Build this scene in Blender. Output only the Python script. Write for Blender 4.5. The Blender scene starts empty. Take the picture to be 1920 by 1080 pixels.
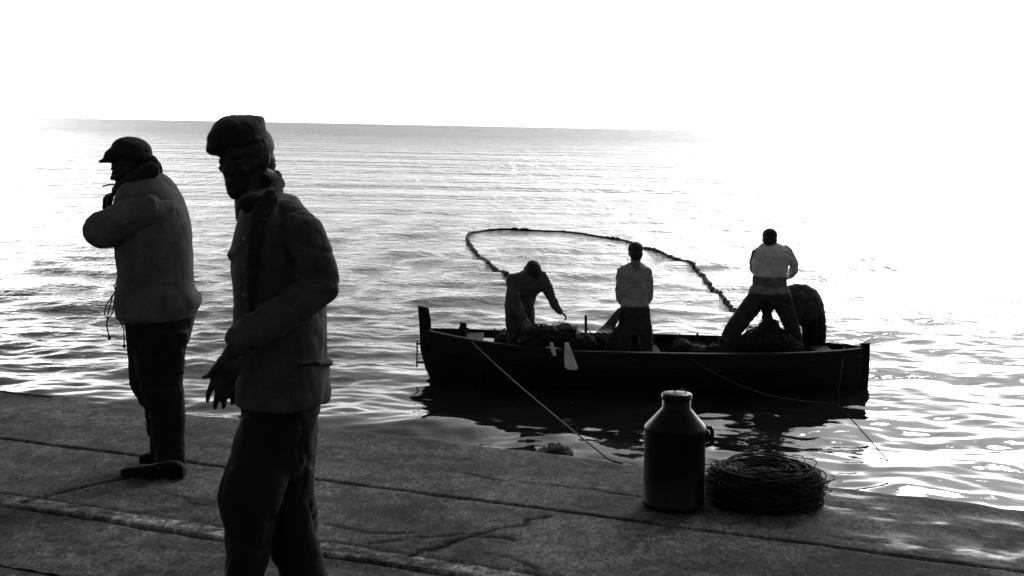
import bpy, math, random
import numpy as np
from mathutils import Vector, Matrix, noise

S = bpy.context.scene
COL = S.collection
rnd = random.Random(7)
R = math.radians

# ------------------------------------------------------------------ camera
F = 2637.0                 # focal length in photograph pixels
CAM_Z = 1.75
PITCH = math.atan(303 / F)
ROLL = 0.0195
WATER = -1.49
fw = Vector((0, math.cos(PITCH), -math.sin(PITCH)))
up0 = Vector((0, math.sin(PITCH), math.cos(PITCH)))
rt = Vector((1, 0, 0)) * math.cos(ROLL) + up0 * math.sin(ROLL)
up = -Vector((1, 0, 0)) * math.sin(ROLL) + up0 * math.cos(ROLL)
cam_d = bpy.data.cameras.new('camera')
cam = bpy.data.objects.new('camera', cam_d)
COL.objects.link(cam)
m = Matrix.Identity(4)
for i in range(3):
    m[i][0], m[i][1], m[i][2] = rt[i], up[i], -fw[i]
m[2][3] = CAM_Z
cam.matrix_world = m
cam_d.sensor_width = 36
cam_d.lens = F / 1920 * 36
cam_d.clip_end = 20000
cam_d.dof.use_dof = True
cam_d.dof.focus_distance = 9.5
cam_d.dof.aperture_fstop = 9.0
S.camera = cam

def ray(px, py):
    return rt * ((px - 960) / F) + up * ((540 - py) / F) + fw
def U(px, py, d):                       # point at world depth y = d seen at a photo position
    r = ray(px, py)
    return Vector((0, 0, CAM_Z)) + r * (d / r.y)
def G(px, py, z=0.0):                   # point on the level z
    r = ray(px, py)
    return Vector((0, 0, CAM_Z)) + r * ((z - CAM_Z) / r.z)

# ------------------------------------------------------------------ world
SUN_AZ, SUN_EL = 24.0, 36.0             # degrees right of the view axis, above the horizon
W = bpy.data.worlds.new('World')
S.world = W
W.use_nodes = True
nt = W.node_tree
nt.nodes.clear()
def N(t, **k):
    n = nt.nodes.new(t)
    for a, b in k.items():
        setattr(n, a, b)
    return n
def M(op, a, b=None, c=None):
    n = N('ShaderNodeMath', operation=op)
    for i, v in enumerate((a, b, c)):
        if v is None: continue
        if isinstance(v, (int, float)): n.inputs[i].default_value = v
        else: nt.links.new(v, n.inputs[i])
    return n.outputs[0]
sky = N('ShaderNodeTexSky', sky_type='NISHITA', sun_disc=False)
sky.sun_elevation = R(SUN_EL)
sky.sun_rotation = R(SUN_AZ)
sky.dust_density = 3.0
bw = N('ShaderNodeRGBToBW')
nt.links.new(sky.outputs[0], bw.inputs[0])
tc = N('ShaderNodeTexCoord')
sep = N('ShaderNodeSeparateXYZ')
nt.links.new(tc.outputs['Generated'], sep.inputs[0])
az = M('MULTIPLY', M('ARCTAN2', sep.outputs[0], sep.outputs[1]), 57.2958)
el = M('MULTIPLY', M('ARCSINE', sep.outputs[2]), 57.2958)
def lobe(a0, wa, e0, we, amp):          # added brightness in the sky, shaped for glare on the water
    p = M('POWER', M('ABSOLUTE', M('DIVIDE', M('SUBTRACT', az, a0), wa)), 2.0)
    q = M('POWER', M('ABSOLUTE', M('DIVIDE', M('SUBTRACT', el, e0), we)), 2.0)
    return M('MULTIPLY', M('EXPONENT', M('MULTIPLY', M('ADD', p, q), -1.0)), amp)
glow = lobe(0, 60, 0, 8.5, 14.0)         # bright band along the sea horizon
glow = M('ADD', glow, lobe(22.5, 12, 4, 8.5, 90.0))     # low bright stretch on the right, added for the glare
glow = M('ADD', glow, lobe(-27, 8.5, 3, 8.5, 90.0))    # second added bright stretch on the left
mp = N('ShaderNodeMapping'); mp.inputs['Scale'].default_value = (2, 2, 9)
nt.links.new(tc.outputs['Generated'], mp.inputs[0])
cl = N('ShaderNodeTexNoise'); cl.inputs['Scale'].default_value = 2.2; cl.inputs['Detail'].default_value = 5
nt.links.new(mp.outputs[0], cl.inputs['Vector'])
glow = M('MULTIPLY', glow, M('ADD', M('MULTIPLY', cl.outputs['Fac'], 0.5), 0.75))
tot = M('ADD', M('MULTIPLY', bw.outputs[0], 0.8), glow)
cmb = N('ShaderNodeCombineColor')
for i in range(3): nt.links.new(tot, cmb.inputs[i])
bg = N('ShaderNodeBackground'); bg.inputs['Strength'].default_value = 0.1
nt.links.new(cmb.outputs[0], bg.inputs['Color'])
wo = N('ShaderNodeOutputWorld')
nt.links.new(bg.outputs[0], wo.inputs[0])

sd = bpy.data.lights.new('sun', 'SUN')
sd.energy = 0.8
sd.angle = R(14)
sun = bpy.data.objects.new('sun', sd)
COL.objects.link(sun)
sv = Vector((math.sin(R(SUN_AZ)) * math.cos(R(SUN_EL)), math.cos(R(SUN_AZ)) * math.cos(R(SUN_EL)), math.sin(R(SUN_EL))))
sun.rotation_euler = sv.to_track_quat('Z', 'Y').to_euler()
S.view_settings.view_transform = 'Standard'
S.view_settings.look = 'None'
S.view_settings.exposure = 0.0
S.view_settings.gamma = 1.0
S.render.engine = 'CYCLES'
S.cycles.max_bounces = 6
S.cycles.filter_width = 1.5

# ------------------------------------------------------------------ materials
def mat(name, base, rough=0.85, var=0.35, scale=14.0, bump=0.3, bscale=60.0, spec=0.3, metal=0.0, bdist=0.004):
    mt = bpy.data.materials.new(name)
    mt.use_nodes = True
    t = mt.node_tree
    b = t.nodes['Principled BSDF']
    b.inputs['Roughness'].default_value = rough
    b.inputs['Specular IOR Level'].default_value = spec
    b.inputs['Metallic'].default_value = metal
    co = t.nodes.new('ShaderNodeTexCoord')
    n1 = t.nodes.new('ShaderNodeTexNoise'); n1.inputs['Scale'].default_value = scale; n1.inputs['Detail'].default_value = 6
    rp = t.nodes.new('ShaderNodeValToRGB')
    lo, hi = base * (1 - var), base * (1 + var)
    rp.color_ramp.elements[0].position = 0.3; rp.color_ramp.elements[1].position = 0.7
    rp.color_ramp.elements[0].color = (lo, lo, lo, 1); rp.color_ramp.elements[1].color = (hi, hi, hi, 1)
    n2 = t.nodes.new('ShaderNodeTexNoise'); n2.inputs['Scale'].default_value = bscale; n2.inputs['Detail'].default_value = 4
    bp = t.nodes.new('ShaderNodeBump'); bp.inputs['Strength'].default_value = bump; bp.inputs['Distance'].default_value = bdist
    t.links.new(co.outputs['Object'], n1.inputs['Vector']); t.links.new(co.outputs['Object'], n2.inputs['Vector'])
    n3 = t.nodes.new('ShaderNodeTexNoise'); n3.inputs['Scale'].default_value = 170; n3.inputs['Detail'].default_value = 2
    mr = t.nodes.new('ShaderNodeMapRange'); mr.inputs[1].default_value = .3; mr.inputs[2].default_value = .7; mr.inputs[3].default_value = .75; mr.inputs[4].default_value = 1.25
    mx = t.nodes.new('ShaderNodeVectorMath'); mx.operation = 'SCALE'
    t.links.new(co.outputs['Object'], n3.inputs['Vector']); t.links.new(n3.outputs['Fac'], mr.inputs[0]); t.links.new(mr.outputs[0], mx.inputs['Scale'])
    t.links.new(n1.outputs['Fac'], rp.inputs[0]); t.links.new(rp.outputs[0], mx.inputs[0]); t.links.new(mx.outputs[0], b.inputs['Base Color'])
    t.links.new(n2.outputs['Fac'], bp.inputs['Height']); t.links.new(bp.outputs[0], b.inputs['Normal'])
    return mt
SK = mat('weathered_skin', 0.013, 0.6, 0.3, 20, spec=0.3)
HAIR = mat('dark_hair', 0.02, 0.7, 0.4, 60, 0.6, 150)
JK1 = mat('grey_wool_jacket', 0.085, 0.95, 0.35, 9, 0.6, 180)
JK2 = mat('dark_canvas_jacket', 0.045, 0.92, 0.45, 7, 0.6, 160)
SCARF = mat('dark_knit', 0.012, 0.95, 0.4, 20, 0.8, 120)
TR = mat('black_trousers', 0.006, 0.95, 0.4, 8, 0.5, 150)
CAPM = mat('dark_cap_cloth', 0.014, 0.95, 0.3, 20, 0.5, 200)
SHOE = mat('black_leather', 0.006, 0.8, 0.4, 20, 0.5, 80, spec=0.1)
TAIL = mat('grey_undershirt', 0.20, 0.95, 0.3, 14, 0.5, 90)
SH_L = mat('light_shirt', 0.56, 0.95, 0.18, 10, 0.5, 90)
SH_M = mat('grey_shirt', 0.30, 0.95, 0.2, 10, 0.5, 90)
SASH = mat('faded_sash_cloth', 0.13, 0.95, 0.3, 10, 0.5, 90)
SH_D = mat('dark_shirt', 0.07, 0.95, 0.25, 10, 0.5, 90)
TRB = mat('work_trousers', 0.035, 0.95, 0.35, 8, 0.5, 90)
TAR = mat('tarred_planks', 0.008, 0.6, 0.5, 6, 0.6, 30, spec=0.2)
TARI = mat('dark_boat_inside', 0.014, 0.9, 0.4, 6, 0.5, 30)
RAIL = mat('worn_rail_wood', 0.014, 0.75, 0.25, 1.3, 0.4, 40, spec=0.2)
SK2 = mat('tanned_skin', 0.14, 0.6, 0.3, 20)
PALEW = mat('pale_bare_wood', 0.75, 0.7, 0.25, 9, 0.4, 40)
ROPE = mat('rope_fibre', 0.038, 0.9, 0.3, 40, 0.8, 160)
ROPED = mat('dark_rope_fibre', 0.009, 0.85, 0.6, 12, 0.8, 160)
NET = mat('wet_dark_netting', 0.012, 0.75, 0.7, 14, 1.0, 70, bdist=0.02)
CORK = mat('wet_cork', 0.018, 0.8, 0.5, 20, 0.6, 60)
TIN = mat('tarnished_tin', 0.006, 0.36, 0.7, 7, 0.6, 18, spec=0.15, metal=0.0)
STONE = mat('wet_stone', 0.10, 0.6, 0.6, 9, 1.0, 25, bdist=0.03)
PAPER = mat('cigarette_paper', 0.5, 0.8, 0.1)
BUTTON = mat('horn_button', 0.05, 0.4, 0.2)

# ------------------------------------------------------------------ mesh helpers
def thing(name, label, cat, loc, group=None):
    o = bpy.data.objects.new(name, None)
    o.empty_display_size = 0.1
    COL.objects.link(o)
    o.location = loc
    o['label'] = label; o['category'] = cat
    if group: o['group'] = group
    return o
def tag(o, label, cat, group=None):
    o['label'] = label; o['category'] = cat
    if group: o['group'] = group
    return o
def wloc(o):
    v = Vector((0, 0, 0))
    while o is not None:
        v += Vector(o.location); o = o.parent
    return v
TEX = {}
class MB:
    def __init__(s, d=1.0):
        s.v = []; s.f = []; s.d = d; s.k = d / F
    def add(s, vs, fs):
        o = len(s.v); s.v += [tuple(v) for v in vs]; s.f += [tuple(i + o for i in f) for f in fs]
    def rings(s, rs):
        n = len(rs[0]); vs = [p for r in rs for p in r]; fs = []
        for i in range(len(rs) - 1):
            for j in range(n):
                a, b = i * n + j, i * n + (j + 1) % n
                fs.append((a, b, b + n, a + n))
        c0 = len(vs); vs.append(sum((Vector(p) for p in rs[0]), Vector()) / n)
        c1 = len(vs); vs.append(sum((Vector(p) for p in rs[-1]), Vector()) / n)
        L = (len(rs) - 1) * n
        for j in range(n):
            fs.append((c0, (j + 1) % n, j)); fs.append((c1, L + j, L + (j + 1) % n))
        s.add(vs, fs)
    def loft(s, rows, n=28):
        """rows: (photo y, left x, right x, depth centre, depth radius) -> stacked ellipses"""
        rs = []
        for (y, xl, xr, dc, dr) in rows:
            c = U((xl + xr) / 2, y, s.d + dc); a = (xr - xl) / 2 * (s.d + dc) / F
            rs.append([c + Vector((a * math.cos(t), dr * math.sin(t), 0)) for t in [2 * math.pi * j / n for j in range(n)]])
        s.rings(rs)
    def tubew(s, pts, rad, n=12, flat=1.0, cap=True):
        pts = [Vector(p) for p in pts]
        if isinstance(rad, (int, float)): rad = [rad] * len(pts)
        P = []; T = []; Q = []
        for i, p in enumerate(pts):
            a = pts[max(i - 1, 0)]; b = pts[min(i + 1, len(pts) - 1)]
            t = (b - a).normalized()
            if i == 0 and cap:
                for h in (0.97, 0.7, 0.35):
                    P.append(p - t * rad[0] * h); T.append(t); Q.append(rad[0] * math.sqrt(1 - h * h))
            P.append(p); T.append(t); Q.append(rad[i])
            if i == len(pts) - 1 and cap:
                for h in (0.35, 0.7, 0.97):
                    P.append(p + t * rad[i] * h); T.append(t); Q.append(rad[i] * math.sqrt(1 - h * h))
        u = T[0].orthogonal().normalized(); rs = []
        for p, t, r in zip(P, T, Q):
            u = (u - t * u.dot(t)).normalized(); w = t.cross(u)
            rs.append([p + (u * math.cos(a) + w * math.sin(a)) * r for a in [2 * math.pi * j / n for j in range(n)]])
        s.rings(rs)
    def tube(s, pts, rad, n=14):
        """pts: (px, py, depth offset), radii in photo pixels"""
        if isinstance(rad, (int, float)): rad = [rad] * len(pts)
        s.tubew([U(p[0], p[1], s.d + p[2]) for p in pts], [r * s.k for r in rad], n)
    def ell(s, c, r, rot=None, n=18):
        """ellipsoid, world centre, world radii, optional 3x3 rotation"""
        c = Vector(c); rs = []
        for i in range(1, 12):
            ph = math.pi * i / 12
            ring = []
            for j in range(n):
                t = 2 * math.pi * j / n
                v = Vector((r[0] * math.sin(ph) * math.cos(t), r[1] * math.sin(ph) * math.sin(t), -r[2] * math.cos(ph)))
                ring.append(c + (rot @ v if rot else v))
            rs.append(ring)
        s.rings(rs)
    def ep(s, px, py, dd, rx, rz, rd, tilt=0):
        """ellipsoid by photo position: rx, rz in pixels, rd in metres, tilt clockwise in the picture"""
        s.ell(U(px, py, s.d + dd), (rx * s.k, rd, rz * s.k), Matrix.Rotation(R(tilt), 3, 'Y'))
    def box(s, c, h, rot=None):
        c = Vector(c); vs = []
        for x in (-1, 1):
            for y in (-1, 1):
                for z in (-1, 1):
                    v = Vector((x * h[0], y * h[1], z * h[2])); vs.append(c + (rot @ v if rot else v))
        s.add(vs, [(0, 1, 3, 2), (4, 6, 7, 5), (0, 4, 5, 1), (2, 3, 7, 6), (0, 2, 6, 4), (1, 5, 7, 3)])
    def build(s, name, mt, parent=None, voxel=0, smooth=4, fold=0.0, fscale=9.0, bevel=0, solid=0, seed=0, stretch=1.0, shade=True):
        o = Vector(wloc(parent)) if parent else Vector((0, 0, 0))
        me = bpy.data.meshes.new(name)
        me.from_pydata([tuple(Vector(v) - o) for v in s.v], [], s.f)
        me.update()
        ob = bpy.data.objects.new(name, me)
        COL.objects.link(ob)
        if parent: ob.parent = parent
        mods = False
        if solid:
            q = ob.modifiers.new('s', 'SOLIDIFY'); q.thickness = solid; q.offset = -1; mods = True
        if voxel:
            q = ob.modifiers.new('r', 'REMESH'); q.mode = 'VOXEL'; q.voxel_size = voxel; mods = True
            if smooth:
                q = ob.modifiers.new('m', 'SMOOTH'); q.factor = 0.5; q.iterations = smooth
        if bevel:
            q = ob.modifiers.new('b', 'BEVEL'); q.width = bevel; q.segments = 2; mods = True
        if mods:
            dg = bpy.context.evaluated_depsgraph_get(); dg.update()
            nm = bpy.data.meshes.new_from_object(ob.evaluated_get(dg))
            ob.modifiers.clear(); ob.data = nm; bpy.data.meshes.remove(me); me = nm; me.name = name
        if fold:
            nr = [v.normal.copy() for v in me.vertices]
            for v, vn in zip(me.vertices, nr):
                p = v.co; q = Vector((p.x, p.y, p.z * stretch)) * fscale + Vector((seed, seed * 2, 0))
                a = noise.noise(q) + 0.5 * noise.noise(q * 2.3)
                cr = max(0.0, 1 - 6.5 * abs(noise.noise(q * 0.75 + Vector((5, 1, 3))))) + 0.6 * max(0.0, 1 - 6 * abs(noise.noise(q * 1.6 + Vector((2, 7, 1)))))
                v.co = p + vn * fold * (a * 0.6 - cr * 0.75 + 0.2)
        me.materials.clear(); me.materials.append(mt)
        if shade: me.shade_smooth()
        me.update()
        return ob

# ------------------------------------------------------------------ water
rng = np.random.default_rng(3)
NW = 150
lam = 0.16 * (3.4 / 0.16) ** rng.random(NW)
th = np.radians(90 + rng.normal(0, 38, NW))
kx = 2 * np.pi / lam * np.cos(th); ky = 2 * np.pi / lam * np.sin(th)
ph = rng.random(NW) * 2 * np.pi
amp = 0.0115 * lam / (2 * np.pi) * np.clip(lam / 1.0, 1.0, 1.3) ** 0.5 * 1.15
def wave(x, y, dx=None, dy=None):
    h = np.zeros_like(x)
    for i in range(NW):
        a = amp[i]
        if dx is not None:
            g = np.clip(2 - (np.abs(kx[i]) * dx + np.abs(ky[i]) * dy) / 1.0, 0, 1)
            a = a * g
        h += a * np.sin(kx[i] * x + ky[i] * y + ph[i])
    return h
def grow(x0, d, g, end):
    out = []; x = x0
    while x < end:
        d *= g; x += d; out.append(x)
    return out
xs = list(np.arange(-8, 9.01, 0.045)); e = grow(9, 0.045, 1.05, 7000); w_ = grow(8, 0.045, 1.05, 7000)
xs = np.array([-a for a in w_[::-1]] + xs + e)
ys = list(np.arange(12, 22.01, 0.035)); ys = np.array([-a for a in grow(-12, 0.05, 1.09, 120)[::-1]] + ys + grow(22, 0.035, 1.022, 9000))
X, Y = np.meshgrid(xs, ys)
DX, DY = np.meshgrid(np.gradient(xs), np.gradient(ys))
Z = WATER + wave(X, Y, DX, DY)
def gridmesh(name, X, Y, Z):
    r, c = X.shape
    me = bpy.data.meshes.new(name)
    co = np.stack([X, Y, Z], -1).reshape(-1).astype(np.float32)
    me.vertices.add(r * c); me.vertices.foreach_set('co', co)
    i = np.arange((r - 1) * (c - 1)); a = (i // (c - 1)) * c + i % (c - 1)
    q = np.stack([a, a + 1, a + c + 1, a + c], -1).reshape(-1).astype(np.int32)
    nf = len(i)
    me.loops.add(nf * 4); me.loops.foreach_set('vertex_index', q)
    me.polygons.add(nf); me.polygons.foreach_set('loop_start', np.arange(nf, dtype=np.int32) * 4)
    me.update(calc_edges=True); me.validate(); me.shade_smooth()
    o = bpy.data.objects.new(name, me); COL.objects.link(o)
    return o
water = gridmesh('water', X, Y, Z); water['kind'] = 'structure'
wm = bpy.data.materials.new('sea_water'); wm.use_nodes = True
nt = wm.node_tree; b = nt.nodes['Principled BSDF']
b.inputs['Base Color'].default_value = (0.012, 0.012, 0.012, 1)
b.inputs['IOR'].default_value = 1.34
geo = N('ShaderNodeNewGeometry')
def nz(sx, sy, det=3, rough=0.5, dist=0.0):
    mp = N('ShaderNodeMapping'); mp.inputs['Scale'].default_value = (sx, sy, 1)
    nt.links.new(geo.outputs['Position'], mp.inputs[0])
    n = N('ShaderNodeTexNoise'); n.inputs['Scale'].default_value = 1; n.inputs['Detail'].default_value = det
    n.inputs['Roughness'].default_value = rough; n.inputs['Distortion'].default_value = dist
    nt.links.new(mp.outputs[0], n.inputs['Vector']); return n.outputs['Fac']
dist = N('ShaderNodeVectorMath', operation='LENGTH'); nt.links.new(geo.outputs['Position'], dist.inputs[0]); nt_dist = dist.outputs['Value']
patch = M('MULTIPLY', M('MAXIMUM', M('SUBTRACT', nz(0.035, 0.11, 4, 0.6), 0.34), 0.0), 4.5)
h = M('MULTIPLY', nz(3.0, 5.0, 3, 0.55, 0.4), 0.030)
h = M('ADD', M('MULTIPLY', h, 1.1), M('MULTIPLY', nz(8, 10, 3, 0.6), 0.010))
fn = M('ADD', M('MULTIPLY', M('MINIMUM', M('MAXIMUM', M('DIVIDE', M('SUBTRACT', nt_dist, 16), 9), 0.0), 1.0), 0.8), 0.2)
h = M('MULTIPLY', h, fn)
f2 = M('MINIMUM', M('MAXIMUM', M('DIVIDE', M('SUBTRACT', nt_dist, 60), 350), 0.0), 1.0)
f1 = M('MINIMUM', M('MAXIMUM', M('DIVIDE', M('SUBTRACT', nt_dist, 45), 60), 0.0), 1.0)
far = M('ADD', M('MULTIPLY', nz(1.8, 1.0, 4, 0.65, 0.3), 0.50), M('MULTIPLY', M('MULTIPLY', nz(0.75, 0.17, 3, 0.6), 2.8), f1))
far = M('ADD', far, M('MULTIPLY', M('MULTIPLY', nz(0.25, 0.035, 3, 0.6), 5.0), f2))
ff = M('MINIMUM', M('MAXIMUM', M('DIVIDE', M('SUBTRACT', dist.outputs['Value'], 24), 40), 0.0), 1.0)
h = M('ADD', M('MULTIPLY', h, M('ADD', M('MULTIPLY', patch, 0.75), 0.35)), M('MULTIPLY', M('MULTIPLY', far, ff), M('ADD', M('MULTIPLY', patch, 0.7), 0.3)))
bp = N('ShaderNodeBump'); bp.inputs['Distance'].default_value = 1.0; bp.inputs['Strength'].default_value = 1.0
nt.links.new(h, bp.inputs['Height']); nt.links.new(bp.outputs[0], b.inputs['Normal'])
f2 = M('MINIMUM', M('MAXIMUM', M('DIVIDE', M('SUBTRACT', dist.outputs['Value'], 60), 350), 0.0), 1.0)
nt.links.new(M('ADD', M('ADD', M('MULTIPLY', ff, 0.09), 0.05), M('MULTIPLY', M('POWER', f2, 0.6), 0.10)), b.inputs['Roughness'])
water.data.materials.append(wm)

# ------------------------------------------------------------------ quay
QA = math.atan(-0.416)
qs = Vector((math.cos(QA), math.sin(QA), 0)); qt = Vector((-math.sin(QA), math.cos(QA), 0))
cs = math.cos(QA)
T_EDGE, T_A, T_S1, T_S0 = 7.56 * cs, 6.40 * cs, 5.44 * cs, 5.29 * cs
def st(p): return p.dot(qs), p.dot(qt)
sg = np.arange(-6.0, 6.6, 0.016); tg = np.arange(4.2, T_EDGE + 0.001, 0.016); tg[-1] = T_EDGE
Sg, Tg = np.meshgrid(sg, tg)
def vnoise(x, y, seed):                 # smooth value noise
    r = np.random.default_rng(seed).random((256, 256))
    xi = np.floor(x).astype(int); yi = np.floor(y).astype(int); fx = x - xi; fy = y - yi
    fx = fx * fx * (3 - 2 * fx); fy = fy * fy * (3 - 2 * fy)
    g = lambda a, b_: r[a % 256, b_ % 256]
    return (g(xi, yi) * (1 - fx) + g(xi + 1, yi) * fx) * (1 - fy) + (g(xi, yi + 1) * (1 - fx) + g(xi + 1, yi + 1) * fx) * fy - 0.5
def fbm(x, y, s, seed, o=4):
    return sum(vnoise(x * s * 2 ** i, y * s * 2 ** i, seed + i) / 2 ** i for i in range(o))
ew = fbm(sg, sg * 0 + 3.3, 1.1, 11) * 0.10 + fbm(sg, sg * 0, 6, 31) * 0.03      # worn edge
near = np.clip((Tg - (T_EDGE - 0.3)) / 0.3, 0, 1)
Tw = Tg + near * ew[None, :]
H = fbm(Sg, Tg, 0.9, 1, 3) * 0.008 + fbm(Sg, Tg, 7, 5, 4) * 0.0035
H -= near ** 10 * (0.004 + 0.012 * (fbm(Sg, Tg, 3, 50) + 0.5))
grime = np.zeros_like(H)
def groove(poly, width, depth, jit=0.01, dark=1.0, seed=0):
    global H, grime
    js = fbm(Sg, Tg, 5, 70 + seed, 3) * jit * 2; jt = fbm(Sg, Tg, 5, 90 + seed, 3) * jit * 2
    best = np.full_like(H, 9.0)
    for (a, b_) in zip(poly[:-1], poly[1:]):
        ax, ay = a; bx, by = b_; L = (bx - ax) ** 2 + (by - ay) ** 2
        u = np.clip(((Sg + js - ax) * (bx - ax) + (Tg + jt - ay) * (by - ay)) / L, 0, 1)
        best = np.minimum(best, np.hypot(Sg + js - ax - u * (bx - ax), Tg + jt - ay - u * (by - ay)))
    g = np.exp(-(best / width) ** 2)
    H -= depth * g; grime = np.maximum(grime, g * dark)
def pp(*pts): return [st(G(x, y)) for x, y in pts]
groove([(-7, T_A), (8, T_A)], 0.012, 0.022, 0.005, 1.0)
groove([(-7, T_S1), (8, T_S1)], 0.010, 0.006, 0.010, 0.55, 1)
groove([(-7, T_S0 - 0.015), (8, T_S0 - 0.015)], 0.013, 0.012, 0.008, 0.9, 2)
groove([(st(G(250, 868))[0] + 0.05, T_A)] + pp((230, 897), (60, 938), (20, 950)), 0.009, 0.012, 0.006, 0.85, 3)
groove(pp((1005, 972), (960, 985), (880, 1003), (830, 1022), (770, 1040)), 0.013, 0.009, 0.05, 0.95, 4)
groove(pp((860, 1004), (800, 1010), (765, 1018), (690, 1022)), 0.010, 0.007, 0.04, 0.6, 5)
groove(pp((905, 1005), (960, 1008), (965, 1012)), 0.014, 0.012, 0.02, 0.6, 6)
groove(pp((905, 1035), (950, 1045), (1010, 1060), (1020, 1085)), 0.009, 0.008, 0.04, 0.7, 7)
groove(pp((865, 885), (920, 898), (980, 906), (1060, 912), (1200, 928)), 0.009, 0.008, 0.03, 0.5, 8)
groove(pp((610, 985), (690, 998), (760, 1000)), 0.009, 0.008, 0.03, 0.5, 9)
groove(pp((300, 923), (350, 930), (375, 946), (410, 948)), 0.008, 0.008, 0.02, 0.5, 10)
groove(pp((1560, 1010), (1700, 1020), (1850, 1040)), 0.009, 0.006, 0.03, 0.3, 11)
# cobbled strip
rr = np.random.default_rng(9)
strip = ((Tg < T_S1 - 0.01) & (Tg > T_S0)).astype(float)
wetm = np.zeros_like(H)
for (x_, y_, rs_, rt_) in ((1620, 955, .30, .12), (1700, 975, .3, .07), (1850, 1035, .5, .14), (1900, 1000, .35, .2), (1600, 930, .2, .06), (1120, 858, .2, .08)):
    a_, b0 = st(G(x_, y_)); wetm = np.maximum(wetm, np.exp(-((Sg - a_) / rs_) ** 2 - ((Tg - b0) / rt_) ** 2) * np.clip(.7 + 3.2 * fbm(Sg, Tg * 2, 7, 300, 5), 0, 2))
cp = rr.random((1300, 2)) * [13, T_S1 - T_S0 + 0.02] + [-6.3, T_S0 - 0.01]
sel = strip > 0
P2 = np.stack([Sg[sel], Tg[sel]], -1)
ci = np.zeros(len(P2)); dm = np.full(len(P2), 9.0); dm2 = np.full(len(P2), 9.0)
for k_, c0 in enumerate(cp):
    dd = np.hypot((P2[:, 0] - c0[0]) * 0.8, P2[:, 1] - c0[1])
    nw = dd < dm; dm2 = np.where(nw, dm, np.minimum(dm2, dd)); dm = np.where(nw, dd, dm); ci = np.where(nw, k_, ci)
bmp = np.clip((dm2 - dm) / 0.022, 0, 1)
tone = rr.random(1300) ** 1.5 * 2.0
H[sel] = H[sel] + 0.005 * bmp - 0.003
strip[sel] = 0.25 + tone[ci.astype(int)]
gg = grime[sel]; grime[sel] = np.maximum(gg, 0.55 * (1 - bmp))
asph = (Tg <= T_S0).astype(float)
H -= asph * 0.008
H += asph * fbm(Sg, Tg, 20, 200, 2) * 0.004
QX = Sg * qs.x + Tw * qt.x; QY = Sg * qs.y + Tw * qt.y
quay = gridmesh('quay', QX, QY, H); quay['kind'] = 'structure'
for nm_, arr in (('grime', grime), ('strip', strip), ('asphalt', asph), ('wet', wetm)):
    at = quay.data.attributes.new(nm_, 'FLOAT', 'POINT'); at.data.foreach_set('value', arr.reshape(-1).astype(np.float32))
qm = bpy.data.materials.new('worn_wet_concrete'); qm.use_nodes = True
nt = qm.node_tree; b = nt.nodes['Principled BSDF']; geo = N('ShaderNodeNewGeometry')
def attr(n): q = N('ShaderNodeAttribute'); q.attribute_name = n; return q.outputs['Fac']
mot = nz(1.1, 1.4, 8, 0.62, 0.6); fine = nz(34, 34, 5, 0.7); damp = nz(0.55, 0.8, 6, 0.6, 0.8)
base = M('ADD', M('MULTIPLY', M('MAXIMUM', M('SUBTRACT', mot, 0.33), 0.0), 0.30), 0.016)
def mul(v, k): 
    global base
    base = M('MULTIPLY', base, M('MAXIMUM', M('ADD', M('MULTIPLY', M('SUBTRACT', v, 0.5), k), 1.0), 0.1))
mul(nz(5, 3.5, 5, 0.7, 1.0), 3.2)
mul(nz(18, 8, 4, 0.7), 2.6)
mul(nz(60, 22, 3, 0.7), 4.0)
base = M('MULTIPLY', base, M('ADD', M('MULTIPLY', fine, 0.9), 0.55))
base = M('MULTIPLY', base, M('ADD', 1.0, M('MULTIPLY', attr('strip'), 2.0)))
base = M('MULTIPLY', base, M('SUBTRACT', 1.0, M('MULTIPLY', attr('asphalt'), 0.12)))
spk = M('GREATER_THAN', nz(34, 24, 2, 0.5), 0.715)
base = M('ADD', base, M('MULTIPLY', spk, 0.14))
base = M('MULTIPLY', base, M('SUBTRACT', 1.0, M('MULTIPLY', attr('grime'), 0.93)))
cc = N('ShaderNodeCombineColor')
for i in range(3): nt.links.new(base, cc.inputs[i])
nt.links.new(cc.outputs[0], b.inputs['Base Color'])
wet = M('MULTIPLY', M('MINIMUM', M('MAXIMUM', M('ADD', M('MULTIPLY', M('SUBTRACT', damp, 0.60), 5.0), M('MULTIPLY', attr('wet'), 1.2)), 0.0), 1.0), M('MINIMUM', M('MAXIMUM', M('ADD', M('MULTIPLY', M('SUBTRACT', nz(7, 22, 5, 0.65), 0.5), 6.0), 1.0), 0.0), 1.0))
nt.links.new(M('SUBTRACT', M('SUBTRACT', 0.9, M('MULTIPLY', wet, 0.2)), M('MULTIPLY', M('MINIMUM', M('MAXIMUM', attr('wet'), 0.0), 1.0), 0.28)), b.inputs['Roughness'])
nt.links.new(M('MULTIPLY', M('ADD', M('ADD', 0.12, M('MULTIPLY', wet, 0.25)), M('MULTIPLY', M('MINIMUM', M('MAXIMUM', attr('wet'), 0.0), 1.0), 0.3)), M('SUBTRACT', 1.0, attr('grime'))), b.inputs['Specular IOR Level'])
bp = N('ShaderNodeBump'); bp.inputs['Distance'].default_value = 0.006; bp.inputs['Strength'].default_value = 0.7
nt.links.new(M('ADD', fine, M('MULTIPLY', nz(11, 11, 4), 1.0)), bp.inputs['Height']); nt.links.new(bp.outputs[0], b.inputs['Normal'])
quay.data.materials.append(qm)
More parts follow.
